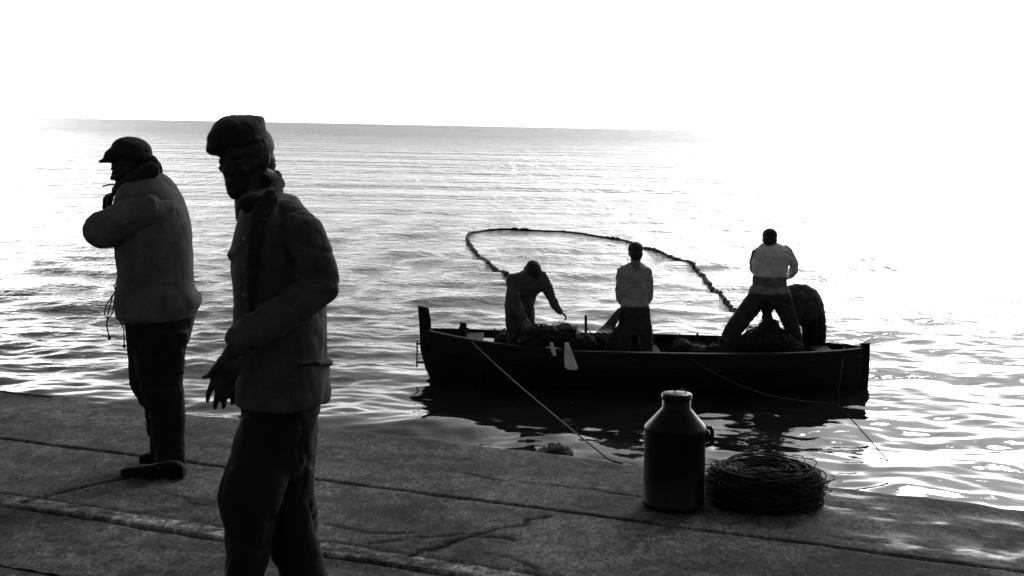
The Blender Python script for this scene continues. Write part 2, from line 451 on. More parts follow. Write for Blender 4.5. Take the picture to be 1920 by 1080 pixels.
# rest of the quay: plain surface round the close part, and the quay wall
def quad(name, pts, mt):
    q = MB()
    q.add(pts, [tuple(range(len(pts)))]); o = q.build(name, mt, shade=False); o['kind'] = 'structure'; return o
def Q(s_, t_, z): v = qs * s_ + qt * t_; return (v.x, v.y, z)
s0, s1 = float(sg[0]), float(sg[-1])
gm = MB()
gm.add([Q(-80, -60, -.012), Q(80, -60, -.012), Q(80, 4.2, -.012), Q(-80, 4.2, -.012)], [(0, 1, 2, 3)])
gm.add([Q(-80, 4.2, -.012), Q(s0, 4.2, -.012), Q(s0, T_EDGE, -.012), Q(-80, T_EDGE, -.012)], [(0, 1, 2, 3)])
gm.add([Q(s1, 4.2, -.012), Q(80, 4.2, -.012), Q(80, T_EDGE, -.012), Q(s1, T_EDGE, -.012)], [(0, 1, 2, 3)])
o = gm.build('quay_ground', qm, shade=False); o['kind'] = 'structure'
wl = MB()
top = [(QX[-1, i], QY[-1, i], H[-1, i]) for i in range(0, len(sg), 2)]
top = [Q(-80, T_EDGE, -.012)] + top + [Q(80, T_EDGE, -.012)]
n_ = len(top)
wl.add(top + [(p[0], p[1], -4) for p in top], [(i, i + 1, i + 1 + n_, i + n_) for i in range(n_ - 1)])
o = wl.build('quay_wall', STONE); o['kind'] = 'structure'

# broken lump of masonry on the edge
rk = MB(); c = G(1030, 850); c = Vector((c.x, c.y + 0.10, -0.01))
for i in range(12):
    a = rnd.uniform(-1, 1)
    rk.ell(c + Vector((a * 0.12, rnd.uniform(-0.03, .16), rnd.uniform(-.05, .012) - abs(a) * .02)), (rnd.uniform(.02, .07), rnd.uniform(.03, .08), rnd.uniform(.012, .04)))
o = rk.build('stone_lump', qm, voxel=0.006, smooth=1, fold=0.014, fscale=22)
tag(o, 'low broken lump of rubble on the quay edge left of the mooring rope end', 'stone')

# ------------------------------------------------------------------ people helpers
def head(mb, c, yaw, pitch=0, tilt=0, h=0.23, ears=True):
    rot = Matrix.Rotation(R(tilt), 3, 'Y') @ Matrix.Rotation(R(yaw), 3, 'Z') @ Matrix.Rotation(R(pitch), 3, 'X')
    c = Vector(c)
    def L(x, y, z): return c + rot @ (Vector((x, y, z - 0.5)) * h)
    def E(x, y, z, rx, ry, rz, t=0):
        mb.ell(L(x, y, z), (rx * h, ry * h, rz * h), rot @ Matrix.Rotation(R(t), 3, 'X'))
    lv = [(0, .06, -.29, -.17), (.04, .095, -.325, -.10), (.10, .132, -.345, -.02), (.18, .163, -.35, .06), (.26, .185, -.355, .16), (.35, .23, -.36, .26), (.45, .28, -.362, .34),
          (.55, .295, -.355, .40), (.65, .305, -.365, .43), (.75, .305, -.345, .42), (.85, .27, -.285, .38), (.93, .19, -.18, .28), (.985, .08, -.04, .14)]
    rs = []
    for z, w, yf, yb in lv:
        ring = []
        for k in range(28):
            a = 2 * math.pi * k / 28; y = math.sin(a); x = math.cos(a)
            ring.append(L(w * x, (yf + yb) / 2 + (yb - yf) / 2 * y, z))
        rs.append(ring)
    mb.rings(rs)
    for s in (-1, 1):
        E(s * .11, -.335, .585, .105, .035, .028)
        E(s * .165, -.27, .40, .05, .045, .045)
        E(s * .04, -.385, .365, .032, .035, .026)
        if ears:
            E(s * .30, .06, .47, .028, .075, .125, -10); E(s * .325, .09, .49, .02, .05, .10, -10)
    mb.tubew([L(0, -.345, .56), L(0, -.385, .47), L(0, -.43, .385)], [.026 * h, .032 * h, .042 * h])
    E(0, -.355, .255, .07, .028, .018); E(0, -.35, .215, .06, .028, .02); E(0, -.325, .09, .07, .035, .05)
    mb.tubew([L(0, .1, .3), L(0, .12, -.02), L(0, .13, -.16)], [.235 * h, .23 * h, .24 * h])
    L.rot = rot; L.h = h
    return L
def hairm(L, parent, zc=.70):
    q = MB(); h = L.h; q.ell(L(0, .07, zc), (.345 * h, .43 * h, .32 * h), L.rot); q.ell(L(0, .25, .42), (.30 * h, .23 * h, .30 * h), L.rot)
    return q.build('hair', HAIR, parent, voxel=.008, smooth=3, fold=.004, fscale=50)
def eyes(L, h, parent):
    for s in (-1, 1):
        e_ = MB(); e_.ell(L(s * .12, -.315, .5), (.045 * h,) * 3)
        e_.build('eye', EYE, parent)
EYE = mat('eye_surface', 0.008, 0.5, 0.3)
def hand(mb, w, dirv, nrm, k=1.0, curl=25, spread=9, thumb=1):
    """w wrist, dirv towards the fingertips, nrm out of the back of the hand; thumb = side"""
    w = Vector(w); d = Vector(dirv).normalized(); n = Vector(nrm); n = (n - d * n.dot(d)).normalized(); s = d.cross(n) * thumb
    for q in (-.026, -.009, .009, .026):
        mb.tubew([w + d * .005 * k + s * q * .6 * k, w + d * .05 * k + s * q * k, w + d * .09 * k + s * q * 1.1 * k], [.015 * k, .0155 * k, .0125 * k], 8)
    ln = {.030: (.036, .024, .020), .010: (.042, .028, .021), -.010: (.039, .026, .021), -.029: (.031, .020, .018)}
    for q, (a, b_, c_) in ln.items():
        fd = (d + s * q * spread * .3).normalized(); p = w + d * .092 * k + s * q * k; pts = [p]; ang = 0
        for seg in (a, b_, c_):
            ang += R(curl); dv = fd * math.cos(ang) - n * math.sin(ang); p = p + dv * seg * k; pts.append(p)
        mb.tubew(pts, [.0098 * k, .009 * k, .008 * k, .0068 * k], 8)
    p = w + d * .022 * k + s * .026 * k
    t1 = (d * .75 + s * .62 - n * .25).normalized(); t2 = (d * .9 + s * .25 - n * .35).normalized()
    mb.tubew([p, p + t1 * .042 * k, p + t1 * .042 * k + t2 * .032 * k, p + t1 * .042 * k + t2 * .058 * k], [.016 * k, .012 * k, .0105 * k, .008 * k], 8)
def shoe(mb, heel, toe, w=0.045, hgt=0.075):
    h_, t_ = Vector(heel), Vector(toe); d = (t_ - h_); z = h_.z; side = Vector((-d.y, d.x, 0)).normalized()
    st_ = [(0, .05, .6), (.03, .07, .72), (.12, .085, .76), (.27, .085, .74), (.37, .075, .76), (.5, .064, .82), (.66, .054, .96), (.8, .05, 1.0), (.91, .044, .86), (.98, .034, .5)]
    for k_, (zb, sc_) in enumerate(((.012, 1.0), (0.0, 1.08))):
        rs = []
        for a, top, ww in st_:
            c = Vector((h_.x + d.x * a, h_.y + d.y * a, 0)); ring = []
            tp = top if k_ == 0 else .018
            for q in range(16):
                an = 2 * math.pi * q / 16; y = math.cos(an); x = math.sin(an)
                zz = (zb + tp) / 2 + (tp - zb) / 2 * math.copysign(abs(x) ** .8, x)
                ring.append(c + side * (w * ww * sc_ * math.copysign(abs(y) ** .7, y)) + Vector((0, 0, z + zz)))
            rs.append(ring)
        mb.rings(rs)

# ------------------------------------------------------------------ man on the left, in profile
d = 7.0
ft = G(300, 893)
man = thing('person', 'man in peaked cap and thick grey jacket standing in profile, arms raised to his chest', 'person', (ft.x, ft.y, 0))
bd = MB(d)
L = head(bd, U(243, 318, d), -92, 12, 0, 0.23)
bd.loft([(375, 245, 320, 0, .15), (420, 240, 335, 0, .17), (500, 245, 345, 0, .15), (560, 250, 345, 0, .15), (610, 255, 345, 0, .15)])
for sgn, ex, hx in ((-1, 186, 205), (1, 196, 204)):
    bd.tube([(285, 385, sgn * .17), (235, 415, sgn * .2), (ex, 434, sgn * .13)], [19, 17, 14])
    bd.tube([(ex, 434, sgn * .13), (200, 415, sgn * .07), (hx, 402, sgn * .03)], [14, 12, 9])
    hand(bd, U(hx, 402, d + sgn * .03), (-.06, -sgn * .05, .7), (-.9, sgn * .3, 0), .85, 42, thumb=sgn)
bd.tube([(310, 590, -.1), (300, 720, -.09), (322, 860, -.1)], [26, 19, 12])
bd.tube([(290, 590, .1), (280, 720, .1), (305, 845, .12)], [26, 19, 12])
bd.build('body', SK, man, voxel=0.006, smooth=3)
eyes(L, .23, man)
cp_ = MB(d)
cp_.ep(247, 282, 0, 38, 26, .105, 8); cp_.ep(226, 287, 0, 33, 17, .095, -22); cp_.ep(262, 290, 0, 24, 18, .10, 20)
cp_.ep(206, 299, 0, 22, 4.5, .075, -12)
cp_.build('cap', CAPM, man, voxel=0.005, smooth=5, fold=.003, fscale=18)
sc = MB(d)
sc.tube([(262, 300, 0), (282, 304, 0), (294, 318, 0)], [18, 15, 12])
sc.ell(U(265, 326, d), (.095, .11, .05), Matrix.Rotation(R(-24), 3, 'Y'))
sc.tube([(285, 318, -.09), (255, 335, -.12), (226, 352, -.07), (219, 358, 0)], [15, 14, 12, 10])
sc.tube([(285, 318, .09), (255, 335, .12), (226, 352, .07), (219, 358, 0)], [15, 14, 12, 10])
sc.build('scarf', SCARF, man, voxel=0.006, smooth=4, fold=.006, fscale=22)
jk = MB(d)
jk.loft([(322, 262, 300, 0, .07), (334, 236, 317, 0, .14), (350, 224, 330, 0, .19), (370, 217, 341, 0, .225), (395, 214, 350, 0, .24), (420, 215, 356, 0, .235),
         (450, 216, 360, 0, .225), (480, 217, 361, 0, .215), (510, 222, 362, 0, .205), (532, 220, 364, 0, .20), (550, 217, 369, 0, .21), (572, 217, 374, 0, .215), (592, 218, 366, 0, .21), (600, 222, 345, 0, .18)])
jk.ep(362, 563, 0, 14, 20, .12, 0)
SLV = []
for sgn in (-1, 1):
    sl = MB(d)
    sl.tube([(306, 392, sgn * .10), (282, 394, sgn * .165), (240, 408, sgn * .205), (199, 430, sgn * .15), (192, 432, sgn * .13)], [26, 33, 35, 36, 36])
    sl.tube([(192, 432, sgn * .13), (200, 420, sgn * .08), (212, 406, sgn * .05)], [34, 28, 18]); SLV.append(sl)
jacket = jk.build('jacket', JK1, man, voxel=0.008, smooth=7, fold=.0045, fscale=5, seed=3, stretch=.8)
for y_ in (480, 530):
    bt = MB(d); bt.ell(U(219, y_, d - .02), (.006, .012, .012)); bt.build('button', BUTTON, jacket)
for sl in SLV: sl.build('sleeve', JK1, jacket, voxel=.008, smooth=5, fold=.005, fscale=9, seed=4)
ds = MB(d)
ds.tube([(222, 540, -.05), (212, 552, -.06), (198, 575, -.05), (196, 590, -.05), (203, 598, -.05), (212, 585, -.05), (214, 565, -.06), (216, 545, -.06)], 1.3, 8)
ds.tube([(212, 552, -.06), (203, 585, -.07), (200, 612, -.07), (205, 632, -.07)], 1.3, 8)
ds.ep(205, 634, -.07, 3, 4, .008)
ds.tube([(222, 575, -.08), (223, 600, -.08), (232, 615, -.09), (233, 648, -.09)], 1.3, 8)
ds.tube([(221, 580, -.02), (226, 605, -.02), (238, 612, -.04)], 1.2, 8); ds.ep(233, 649, -.09, 3, 4, .008)
ds.ep(219, 541, -.05, 5, 3, .012); ds.tube([(220, 541, -.05), (213, 536, -.05), (219, 531, -.05)], 1.6, 8)
ds.build('drawstring', SCARF, jacket)
tr = MB(d)
tr.loft([(585, 236, 366, 0, .19), (610, 236, 362, 0, .185), (645, 240, 352, 0, .17)])
tr.loft([(620, 248, 356, -.085, .10), (650, 249, 350, -.09, .10), (690, 254, 345, -.09, .095), (730, 263, 345, -.09, .09), (770, 278, 346, -.09, .08), (820, 286, 348, -.09, .075), (868, 290, 349, -.09, .072), (878, 292, 349, -.09, .07)])
tr.loft([(620, 237, 330, .085, .10), (650, 239, 325, .09, .10), (690, 240, 322, .09, .095), (725, 243, 322, .09, .09), (745, 256, 324, .09, .085), (770, 271, 326, .09, .08), (820, 278, 332, .09, .075), (856, 284, 336, .09, .07)])
tr.build('trousers', TR, man, voxel=0.008, smooth=5, fold=.009, fscale=6, seed=8)
for (hx, hy, tx, ty, dz) in ((347, 897, 226, 892, -1), (334, 870, 262, 866, 1)):
    s_ = MB(d); a = G(hx, hy, .0); b_ = G(tx, ty, .0); a.z = b_.z = 0.002
    shoe(s_, a, b_, .05); s_.build('shoe', SHOE, man, voxel=0.006, smooth=4)
cg = MB(d); tip = U(193, 349, d - .05); mo = L(.02, -.37, .245)
cg.tubew([mo, (Vector(mo) + tip) / 2 + Vector((0, 0, .003)), tip], .0042, 8)
tag(cg.build('cigarette', PAPER), 'white cigarette between the lips of the man standing in profile', 'cigarette')

# ------------------------------------------------------------------ man in the foreground
d = 4.47
ft = G(530, 1262)
man = thing('person', 'young man in flat cap walking past closest to the camera, looking over his shoulder', 'person', (ft.x, ft.y, 0))
bd = MB(d)
L = head(bd, U(457, 298, d), -24, 6, 0, 0.24)
bd.tube([(485, 350, .02), (500, 400, .02)], [42, 46])
bd.loft([(400, 470, 565, 0, .14), (450, 455, 580, 0, .16), (560, 460, 585, 0, .14), (650, 462, 590, 0, .14), (760, 465, 592, 0, .14), (820, 470, 585, 0, .13)])
bd.tube([(560, 425, -.13), (592, 480, -.2), (598, 535, -.2)], [30, 27, 24])
bd.tube([(598, 535, -.2), (520, 590, -.25), (446, 640, -.26), (432, 664, -.26)], [24, 22, 17, 15])
bd.tube([(480, 430, .18), (465, 530, .2), (470, 620, .16), (476, 700, .1)], [28, 25, 20, 16])
# left-hand dangling with spread fingers
z_ = -.26
for a, b_, r0 in (((430, 664), (408, 700), 11), ((432, 666), (420, 708), 11), ((434, 668), (430, 712), 11), ((437, 670), (438, 708), 10), ((424, 668), (405, 690), 9)):
    bd.tube([(a[0], a[1], z_), ((a[0] + b_[0]) / 2, (a[1] + b_[1]) / 2, z_ - .005), (b_[0], b_[1], z_)], [r0, r0 + 1, r0 - 1.5], 8)
bd.tube([(424, 672, z_ - .01), (404, 690, z_ - .02), (392, 704, z_ - .02), (381, 708, z_ - .015)], [9, 7.5, 5.5, 4], 8)
bd.tube([(405, 700, z_), (396, 724, z_ - .01), (390, 742, z_ + .0), (389, 752, z_ + .01)], [7, 6, 5.5, 4.3], 8)
bd.tube([(415, 708, z_), (409, 735, z_ - .01), (404, 756, z_), (403, 765, z_ + .01)], [7, 6, 5.5, 4.3], 8)
bd.tube([(426, 710, z_ + .005), (423, 735, z_), (420, 755, z_ + .01), (419, 764, z_ + .02)], [7, 6, 5.5, 4.3], 8)
bd.tube([(436, 706, z_ + .01), (437, 728, z_ + .01), (436, 746, z_ + .02), (435, 758, z_ + .03)], [6.2, 5.5, 5, 4], 8)
hand(bd, U(476, 706, d + .1), (0.1, -.05, -1), (.6, .8, 0), 1, 30)
bd.tube([(495, 790, -.06), (450, 930, -.12), (452, 1180, -.05), (452, 1215, -.05)], [45, 32, 18, 17])
bd.tube([(555, 790, .08), (555, 960, .08), (592, 1150, .10), (600, 1190, .10)], [45, 32, 18, 17])
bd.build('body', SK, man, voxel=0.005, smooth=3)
eyes(L, .238, man)
hairm(L, man, .64)
cp_ = MB(d)
cp_.ep(448, 246, 0, 50, 31, .12, 0); cp_.ep(428, 256, -.01, 40, 31, .11, -28); cp_.ep(468, 240, .01, 29, 25, .11, 10); cp_.ep(409, 277, -.03, 22, 15, .085, -10)
cp_.ep(484, 228, .02, 12, 12, .07); cp_.ep(503, 253, .03, 5, 2.5, .02); cp_.ep(455, 265, 0, 48, 16, .11, -8)
cp_.build('cap', CAPM, man, voxel=0.005, smooth=5, fold=.003, fscale=16)
jk = MB(d)
jk.loft([(362, 490, 530, .02, .07), (368, 466, 555, .02, .15), (385, 458, 566, .01, .19), (410, 450, 584, 0, .21), (440, 442, 598, 0, .22), (475, 435, 600, 0, .22), (520, 438, 605, 0, .21),
         (560, 438, 609, 0, .205), (600, 437, 611, 0, .20), (650, 436, 612, 0, .20), (675, 437, 616, 0, .205), (700, 437, 619, 0, .21), (735, 437, 621, 0, .215), (752, 439, 619, 0, .21)])
sl = MB(d)
sl.tube([(540, 410, -.10), (568, 440, -.17), (592, 490, -.20), (602, 533, -.20)], [36, 38, 38, 36])
sl.tube([(602, 533, -.20), (560, 567, -.24), (505, 602, -.26), (457, 634, -.26), (450, 639, -.26)], [36, 34, 34, 30, 29])
jk.tube([(480, 415, .14), (462, 500, .19), (468, 600, .17), (474, 680, .11)], [34, 32, 28, 24])
jk.ep(437, 478, -.06, 10, 10, .05)
jacket = jk.build('jacket', JK2, man, voxel=0.007, smooth=7, fold=.0075, fscale=5.5, seed=5, stretch=.9)
sl.build('sleeve', JK2, jacket, voxel=.007, smooth=5, fold=.0085, fscale=8, seed=6)
co_ = MB(d)
co_.ep(480, 374, -.07, 33, 20, .12, -20); co_.ep(504, 332, -.02, 12, 11, .07)
co_.tube([(500, 326, .06), (508, 334, .04), (510, 350, .04)], [10, 15, 18])
co_.tube([(516, 330, .05), (521, 345, 0), (508, 368, -.10), (480, 392, -.15), (458, 412, -.13)], [13, 15, 14, 12, 9])
co_.tube([(516, 330, .05), (500, 350, .12), (470, 375, .10), (452, 395, .02), (448, 408, -.06)], [13, 14, 13, 11, 9])
co_.tube([(506, 372, -.15), (490, 400, -.19), (480, 440, -.215), (474, 490, -.225), (470, 540, -.222), (470, 600, -.21)], [17, 16, 14, 11, 9, 6])
co_.build('collar', SCARF, jacket, voxel=0.006, smooth=4, fold=.005, fscale=20)
bt = MB(d); bt.tube([(560, 684, -.20), (595, 682, -.16), (618, 680, -.04), (616, 678, .06)], [5, 6, 7, 7])
bt.build('belt', SCARF, jacket, voxel=.005, smooth=3)
for y_ in (450, 500, 555, 610):
    bt = MB(d); c_ = U(462, y_, d - .2); bt.ell(c_, (.011, .006, .011)); bt.build('button', BUTTON, jacket)
tr = MB(d)
tr.loft([(735, 450, 604, 0, .19), (770, 453, 601, 0, .185), (800, 450, 594, 0, .18), (850, 437, 588, -.01, .15), (890, 440, 560, -.02, .10)])
tr.loft([(770, 455, 560, -.04, .14), (850, 433, 548, -.07, .12), (900, 414, 540, -.11, .115), (930, 407, 532, -.12, .11), (960, 411, 522, -.11, .10), (985, 421, 514, -.1, .095), (1030, 422, 506, -.08, .09), (1080, 421, 498, -.06, .085), (1150, 424, 492, -.05, .08), (1212, 428, 488, -.05, .075)])
tr.loft([(770, 490, 599, .05, .14), (800, 490, 594, .05, .14), (850, 492, 591, .06, .135), (900, 492, 590, .08, .12), (960, 494, 596, .08, .11), (1000, 498, 600, .08, .10), (1040, 507, 606, .09, .095), (1080, 523, 614, .09, .09), (1140, 545, 628, .1, .085), (1190, 560, 640, .1, .08)])
tr.build('trousers', TR, man, voxel=0.008, smooth=5, fold=.011, fscale=5.5, seed=12)
for (x_, y_, dx, zz) in ((462, 1240, -.27, d - .05), (606, 1215, -.27, d + .10)):
    s_ = MB(d); a = U(x_, y_, zz); a.z = .002; a.x += .05
    shoe(s_, a, a + Vector((dx, -.05, 0)), .05); s_.build('shoe', SHOE, man, voxel=0.006, smooth=4)

# ------------------------------------------------------------------ boat
DB = 17.8
xl = U(785, 640, DB).x; xr_ = U(1630, 640, DB).x
boat = thing('rowing_boat', 'long dark double-ended wooden fishing boat moored off the quay with four men aboard', 'boat', ((xl + xr_) / 2, DB, WATER))
BL = xr_ - xl
def zg(t):                              # height of the rail along the boat
    return WATER + 0.505 + 0.13 * max(0, (0.35 - t) / 0.35) ** 1.6
def bg_(t): return max(0.02, 0.80 * (1 - abs(2 * t - 1) ** 2.6) ** 0.85)
def hp(t, s, side, off=0.0):
    z1 = zg(t); z0 = WATER - 0.28; z = z1 - s * (z1 - z0)
    w = bg_(t) * (1 - s ** 2.6) ** 0.62
    lap = (s * 7) % 1.0
    w = max(0.0, w + 0.010 * lap * (1 if w > .05 else 0) - off)
    a0 = xl + 0.035 + 0.24 * s ** 1.3; a1 = xr_ - 0.03 - 0.06 * s ** 2
    return Vector((a0 + (a1 - a0) * t, DB + side * w, z))
SS = [0, .06, .139, .146, .21, .282, .289, .36, .425, .432, .5, .568, .575, .65, .711, .718, .8, .9, 1.0]
TT = [i / 60 for i in range(61)]
hl = MB()
for side in (-1, 1):
    vs = [hp(t, s, side) for t in TT for s in SS]; n_ = len(SS); fs = []
    for i in range(60):
        for j in range(n_ - 1):
            a = i * n_ + j; q = (a, a + 1, a + n_ + 1, a + n_)
            fs.append(q if side < 0 else q[::-1])
    hl.add(vs, fs)
hull = hl.build('hull', TAR, boat, solid=0.028, shade=False)
fl = MB()
vs = []
for t in TT[3:-3]:
    w = bg_(t) * .78
    p = hp(t, .6, 0); vs += [Vector((p.x, DB - w, WATER + .06)), Vector((p.x, DB + w, WATER + .06))]
fl.add(vs, [(2 * i, 2 * i + 1, 2 * i + 3, 2 * i + 2) for i in range(len(vs) // 2 - 1)])
fl.build('floor_boards', TARI, boat, solid=.02, shade=False)
for side in (-1, 1):
    r_ = MB(); rr_ = []
    for t in TT:
        p = hp(t, 0, side); w = bg_(t)
        rr_.append([Vector((p.x, DB + side * (w + .022), p.z - .02)), Vector((p.x, DB + side * (w + .022), p.z + .018)), Vector((p.x, DB + side * max(w - .045, 0.004), p.z + .022)), Vector((p.x, DB + side * max(w - .045, .004), p.z - .02))])
    r_.rings(rr_); r_.build('gunwale', RAIL, boat, shade=False)
    r_ = MB(); rr_ = []
    for t in TT[1:-1]:
        p = hp(t, .24, side); w = abs(p.y - DB)
        rr_.append([p + Vector((0, side * .004, -.016)), p + Vector((0, side * .026, -.012)), p + Vector((0, side * .026, .012)), p + Vector((0, side * .004, .016))])
    r_.rings(rr_); r_.build('rubbing_strake', TAR, boat, shade=False)
def post(poly, thick, name, mt=TAR, dd=0, parent=boat, bev=.008):   # outline in photo pixels, extruded in depth
    p_ = MB(); n = len(poly)
    fr = [U(x, y, DB + dd - thick / 2) for x, y in poly]; bk = [v + Vector((0, thick, 0)) for v in fr]
    p_.add(fr + bk, [tuple(range(n))[::-1], tuple(range(n, 2 * n))] + [(i, (i + 1) % n, (i + 1) % n + n, i + n) for i in range(n)])
    return p_.build(name, mt, parent, bevel=bev, shade=False)
post([(783, 573), (803, 577), (808, 600), (808, 650), (822, 700), (833, 728), (848, 760), (822, 760), (812, 722), (797, 690), (788, 655), (786, 610)], .09, 'stem_post')
post([(1616, 644), (1632, 643), (1630, 700), (1625, 760), (1604, 760), (1610, 700), (1612, 655)], .09, 'stern_post')
post([(862, 604), (875, 606), (874, 640), (864, 640)], .08, 'mooring_bitt', dd=.1)
post([(860, 613), (879, 615), (879, 620), (860, 618)], .05, 'crossbar', dd=.1)
post([(1580, 645), (1590, 645), (1589, 665), (1581, 665)], .07, 'mooring_bitt', dd=.05)
post([(1096, 592), (1101, 592), (1101, 636), (1096, 636)], .035, 'thole_pin', dd=.72, bev=.003)
post([(1306, 625), (1310, 625), (1310, 650), (1306, 650)], .035, 'thole_pin', dd=.72, bev=.003)
for t, zz in ((.12, -.03), (.30, -.12), (.52, -.12), (.74, -.12), (.9, -.03)):
    p = hp(t, 0, 0); w = bg_(t) - .05; q = MB(); q.box((p.x, DB, p.z + zz), (.11, w, .016)); q.build('thwart', TARI, boat, bevel=.005, shade=False)
for t in [.1 + .8 * i / 11 for i in range(12)]:
    for side in (-1, 1):
        q = MB(); q.tubew([hp(t, s, side, .045) for s in (.03, .25, .45, .62)], .014, 6); q.build('rib', TARI, boat)
# foredeck with a pale board lying bare
q = MB(); a = U(884, 636, DB - .15); b_ = U(926, 640, DB - .15)
q.box((a + b_) / 2, ((b_ - a).length / 2, .14, .012), Matrix.Rotation(R(2), 3, 'Y')); tag(q.build('board', PALEW, None, bevel=.004, shade=False), 'short pale board lying across the forward end of the boat', 'board')
rd = MB(); rd.box(U(782, 664, DB), (.009, .02, .17)); rd.build('rudder_iron', TAR, boat, bevel=.004)
for zq in (.12, -.12):
    rd = MB(); p = U(786, 662, DB); rd.box(p + Vector((.01, 0, zq)), (.05, .012, .012)); rd.build('bracket', TAR, boat)

# pale tapered blades hanging over the side
def blade(poly, thick, label):
    p_ = MB(); n = len(poly); dd = 16.90
    fr = [U(x, y, dd) + Vector((0, 0.0, 0)) for x, y in poly]; bk = [v + Vector((0, thick, 0)) for v in fr]
    p_.add(fr + bk, [tuple(range(n))[::-1], tuple(range(n, 2 * n))] + [(i, (i + 1) % n, (i + 1) % n + n, i + n) for i in range(n)])
    tag(p_.build('oar_blade', PALEW, None, bevel=.004, shade=False), label, 'oar blade', 'pale blades hanging over the boat side')
blade([(1059, 643), (1066, 643), (1076, 668), (1084, 690), (1081, 694), (1064, 693), (1059, 688), (1058, 665)], .02, 'wider pale blade flaring at its foot, hanging over the boat side')
blade([(1031, 643), (1037, 643), (1041, 655), (1043, 667), (1038, 668), (1033, 658)], .02, 'narrow short pale blade hanging left of the wider one')

# net heaps
def heap(lumps, dd, name, label, n=26, seed=0, fold=.03, strands=60, ext=(0, 0, 1, 1)):
    q = MB(DB + dd)
    for (x, y, rx, ry, rd_) in lumps: q.ep(x, y, 0, rx, ry, rd_)
    root = thing(name, label, 'fishing net', (U(lumps[0][0], lumps[0][1], DB + dd).x, DB + dd, WATER + .08))
    o = q.build('net_bulk', NET, root, voxel=.016, smooth=2, fold=fold, fscale=11, seed=seed)
    rg = random.Random(seed); s_ = MB()
    vs = o.data.vertices; off = wloc(root)
    for i in range(strands):
        v = vs[rg.randrange(len(vs))]; p = v.co + off; pts = []; a = rg.uniform(-.6, .6)
        dirv = v.normal.cross(Vector((0, 1, 0)) + Vector((a, 0, a))).normalized()
        for k in range(7):
            u = (k - 3) / 3
            pts.append(p + dirv * u * .12 + v.normal * (.012 - .03 * u * u) + Vector((0, 0, rg.uniform(-.01, .01))))
        s_.tubew(pts, rg.uniform(.004, .008), 5)
    s_.build('cord', ROPED, root)
    return root
heap([(1040, 630, 42, 20, .22), (1015, 622, 22, 12, .15), (1062, 618, 20, 10, .15), (1092, 638, 26, 14, .2), (1080, 645, 40, 14, .2), (1000, 640, 30, 14, .2)], -.45, 'fishing_net',
     'low dark heap of wet net on the rail in front of the bending man', seed=4)
heap([(1440, 640, 52, 26, .3), (1442, 618, 20, 22, .18), (1400, 645, 50, 18, .28), (1360, 655, 36, 12, .25), (1480, 652, 30, 14, .25), (1438, 600, 10, 22, .09), (1436, 580, 8, 22, .07)], -.10, 'fishing_net',
     'tall peaked heap of dark net between the legs of the man in the pale shirt', seed=7, strands=110)
heap([(1300, 655, 40, 10, .25), (1280, 645, 16, 8, .2)], .25, 'fishing_net', 'low dark net lying in the boat between the two standing men', seed=9, strands=40)
heap([(950, 636, 22, 14, .2), (975, 640, 20, 12, .2)], .1, 'fishing_net', 'small dark net bundle at the feet of the bending man', seed=11, strands=30)

# ---- man bending over the net
d = DB - .1
def foot(px): return (U(px, 650, d).x, d, WATER + .1)
man = thing('person', 'man bent over with head down, pulling the net on board, nearest the bow post', 'person', foot(978))
bd = MB(d)
L = head(bd, U(998, 512, d - .18), 25, 55, 0, .29)
bd.loft([(525, 972, 1018, -.1, .12), (550, 958, 1008, -.02, .14), (580, 952, 1000, .05, .13), (610, 955, 1000, .05, .13)])
bd.tube([(1016, 530, -.1), (1030, 556, -.1), (1040, 574, -.12)], [7, 6.5, 5.5]); bd.tube([(1040, 574, -.12), (1047, 582, -.15), (1052, 585, -.16)], [5.5, 5, 4])
hand(bd, U(1051, 584, d - .16), (.75, -.1, -.55), (.5, 0, 1), .9, 40, thumb=-1)
bd.tube([(966, 530, -.1), (970, 565, -.25), (985, 600, -.32)], [8, 7, 4.5]); hand(bd, U(985, 600, d - .32), (.4, -.2, -.8), (.2, -1, 0), 1.1, 30)
bd.tube([(966, 605, -.02), (962, 630, -.05), (965, 668, 0)], [11, 9, 7]); bd.tube([(990, 605, .1), (992, 630, .08), (990, 665, .1)], [11, 9, 7])
bd.build('body', SK2, man, voxel=.008, smooth=2)
hairm(L, man)
sh = MB(d)
sh.loft([(508, 978, 1014, -.10, .10), (514, 964, 1022, -.10, .15), (524, 957, 1028, -.08, .18), (538, 951, 1026, -.05, .19), (550, 948, 1010, -.02, .19), (560, 946, 1001, .02, .18), (578, 945, 999, .05, .17), (596, 947, 999, .05, .16)])
sh.tube([(1014, 520, -.1), (1026, 540, -.1), (1036, 562, -.11), (1041, 574, -.12)], [13, 11, 9, 8]); sh.tube([(1041, 574, -.12), (1050, 585, -.15)], [7.5, 6])
sh.tube([(962, 525, -.1), (962, 555, -.22), (972, 580, -.28), (982, 595, -.31)], [13, 11, 9, 7])
sh.build('shirt', SH_D, man, voxel=.011, smooth=4, fold=.012, fscale=7, seed=21)
tr = MB(d)
tr.loft([(568, 950, 1001, .05, .17), (590, 947, 1003, .04, .18), (610, 948, 1004, .03, .18), (628, 950, 1004, .03, .17)])
tr.loft([(615, 949, 980, -.04, .1), (640, 950, 978, -.04, .09), (668, 954, 976, 0, .08)]); tr.loft([(615, 974, 1004, .08, .1), (640, 978, 1004, .08, .09), (665, 981, 1001, .1, .08)])
tr.build('trousers', TRB, man, voxel=.011, smooth=3, fold=.01, fscale=7, seed=2)

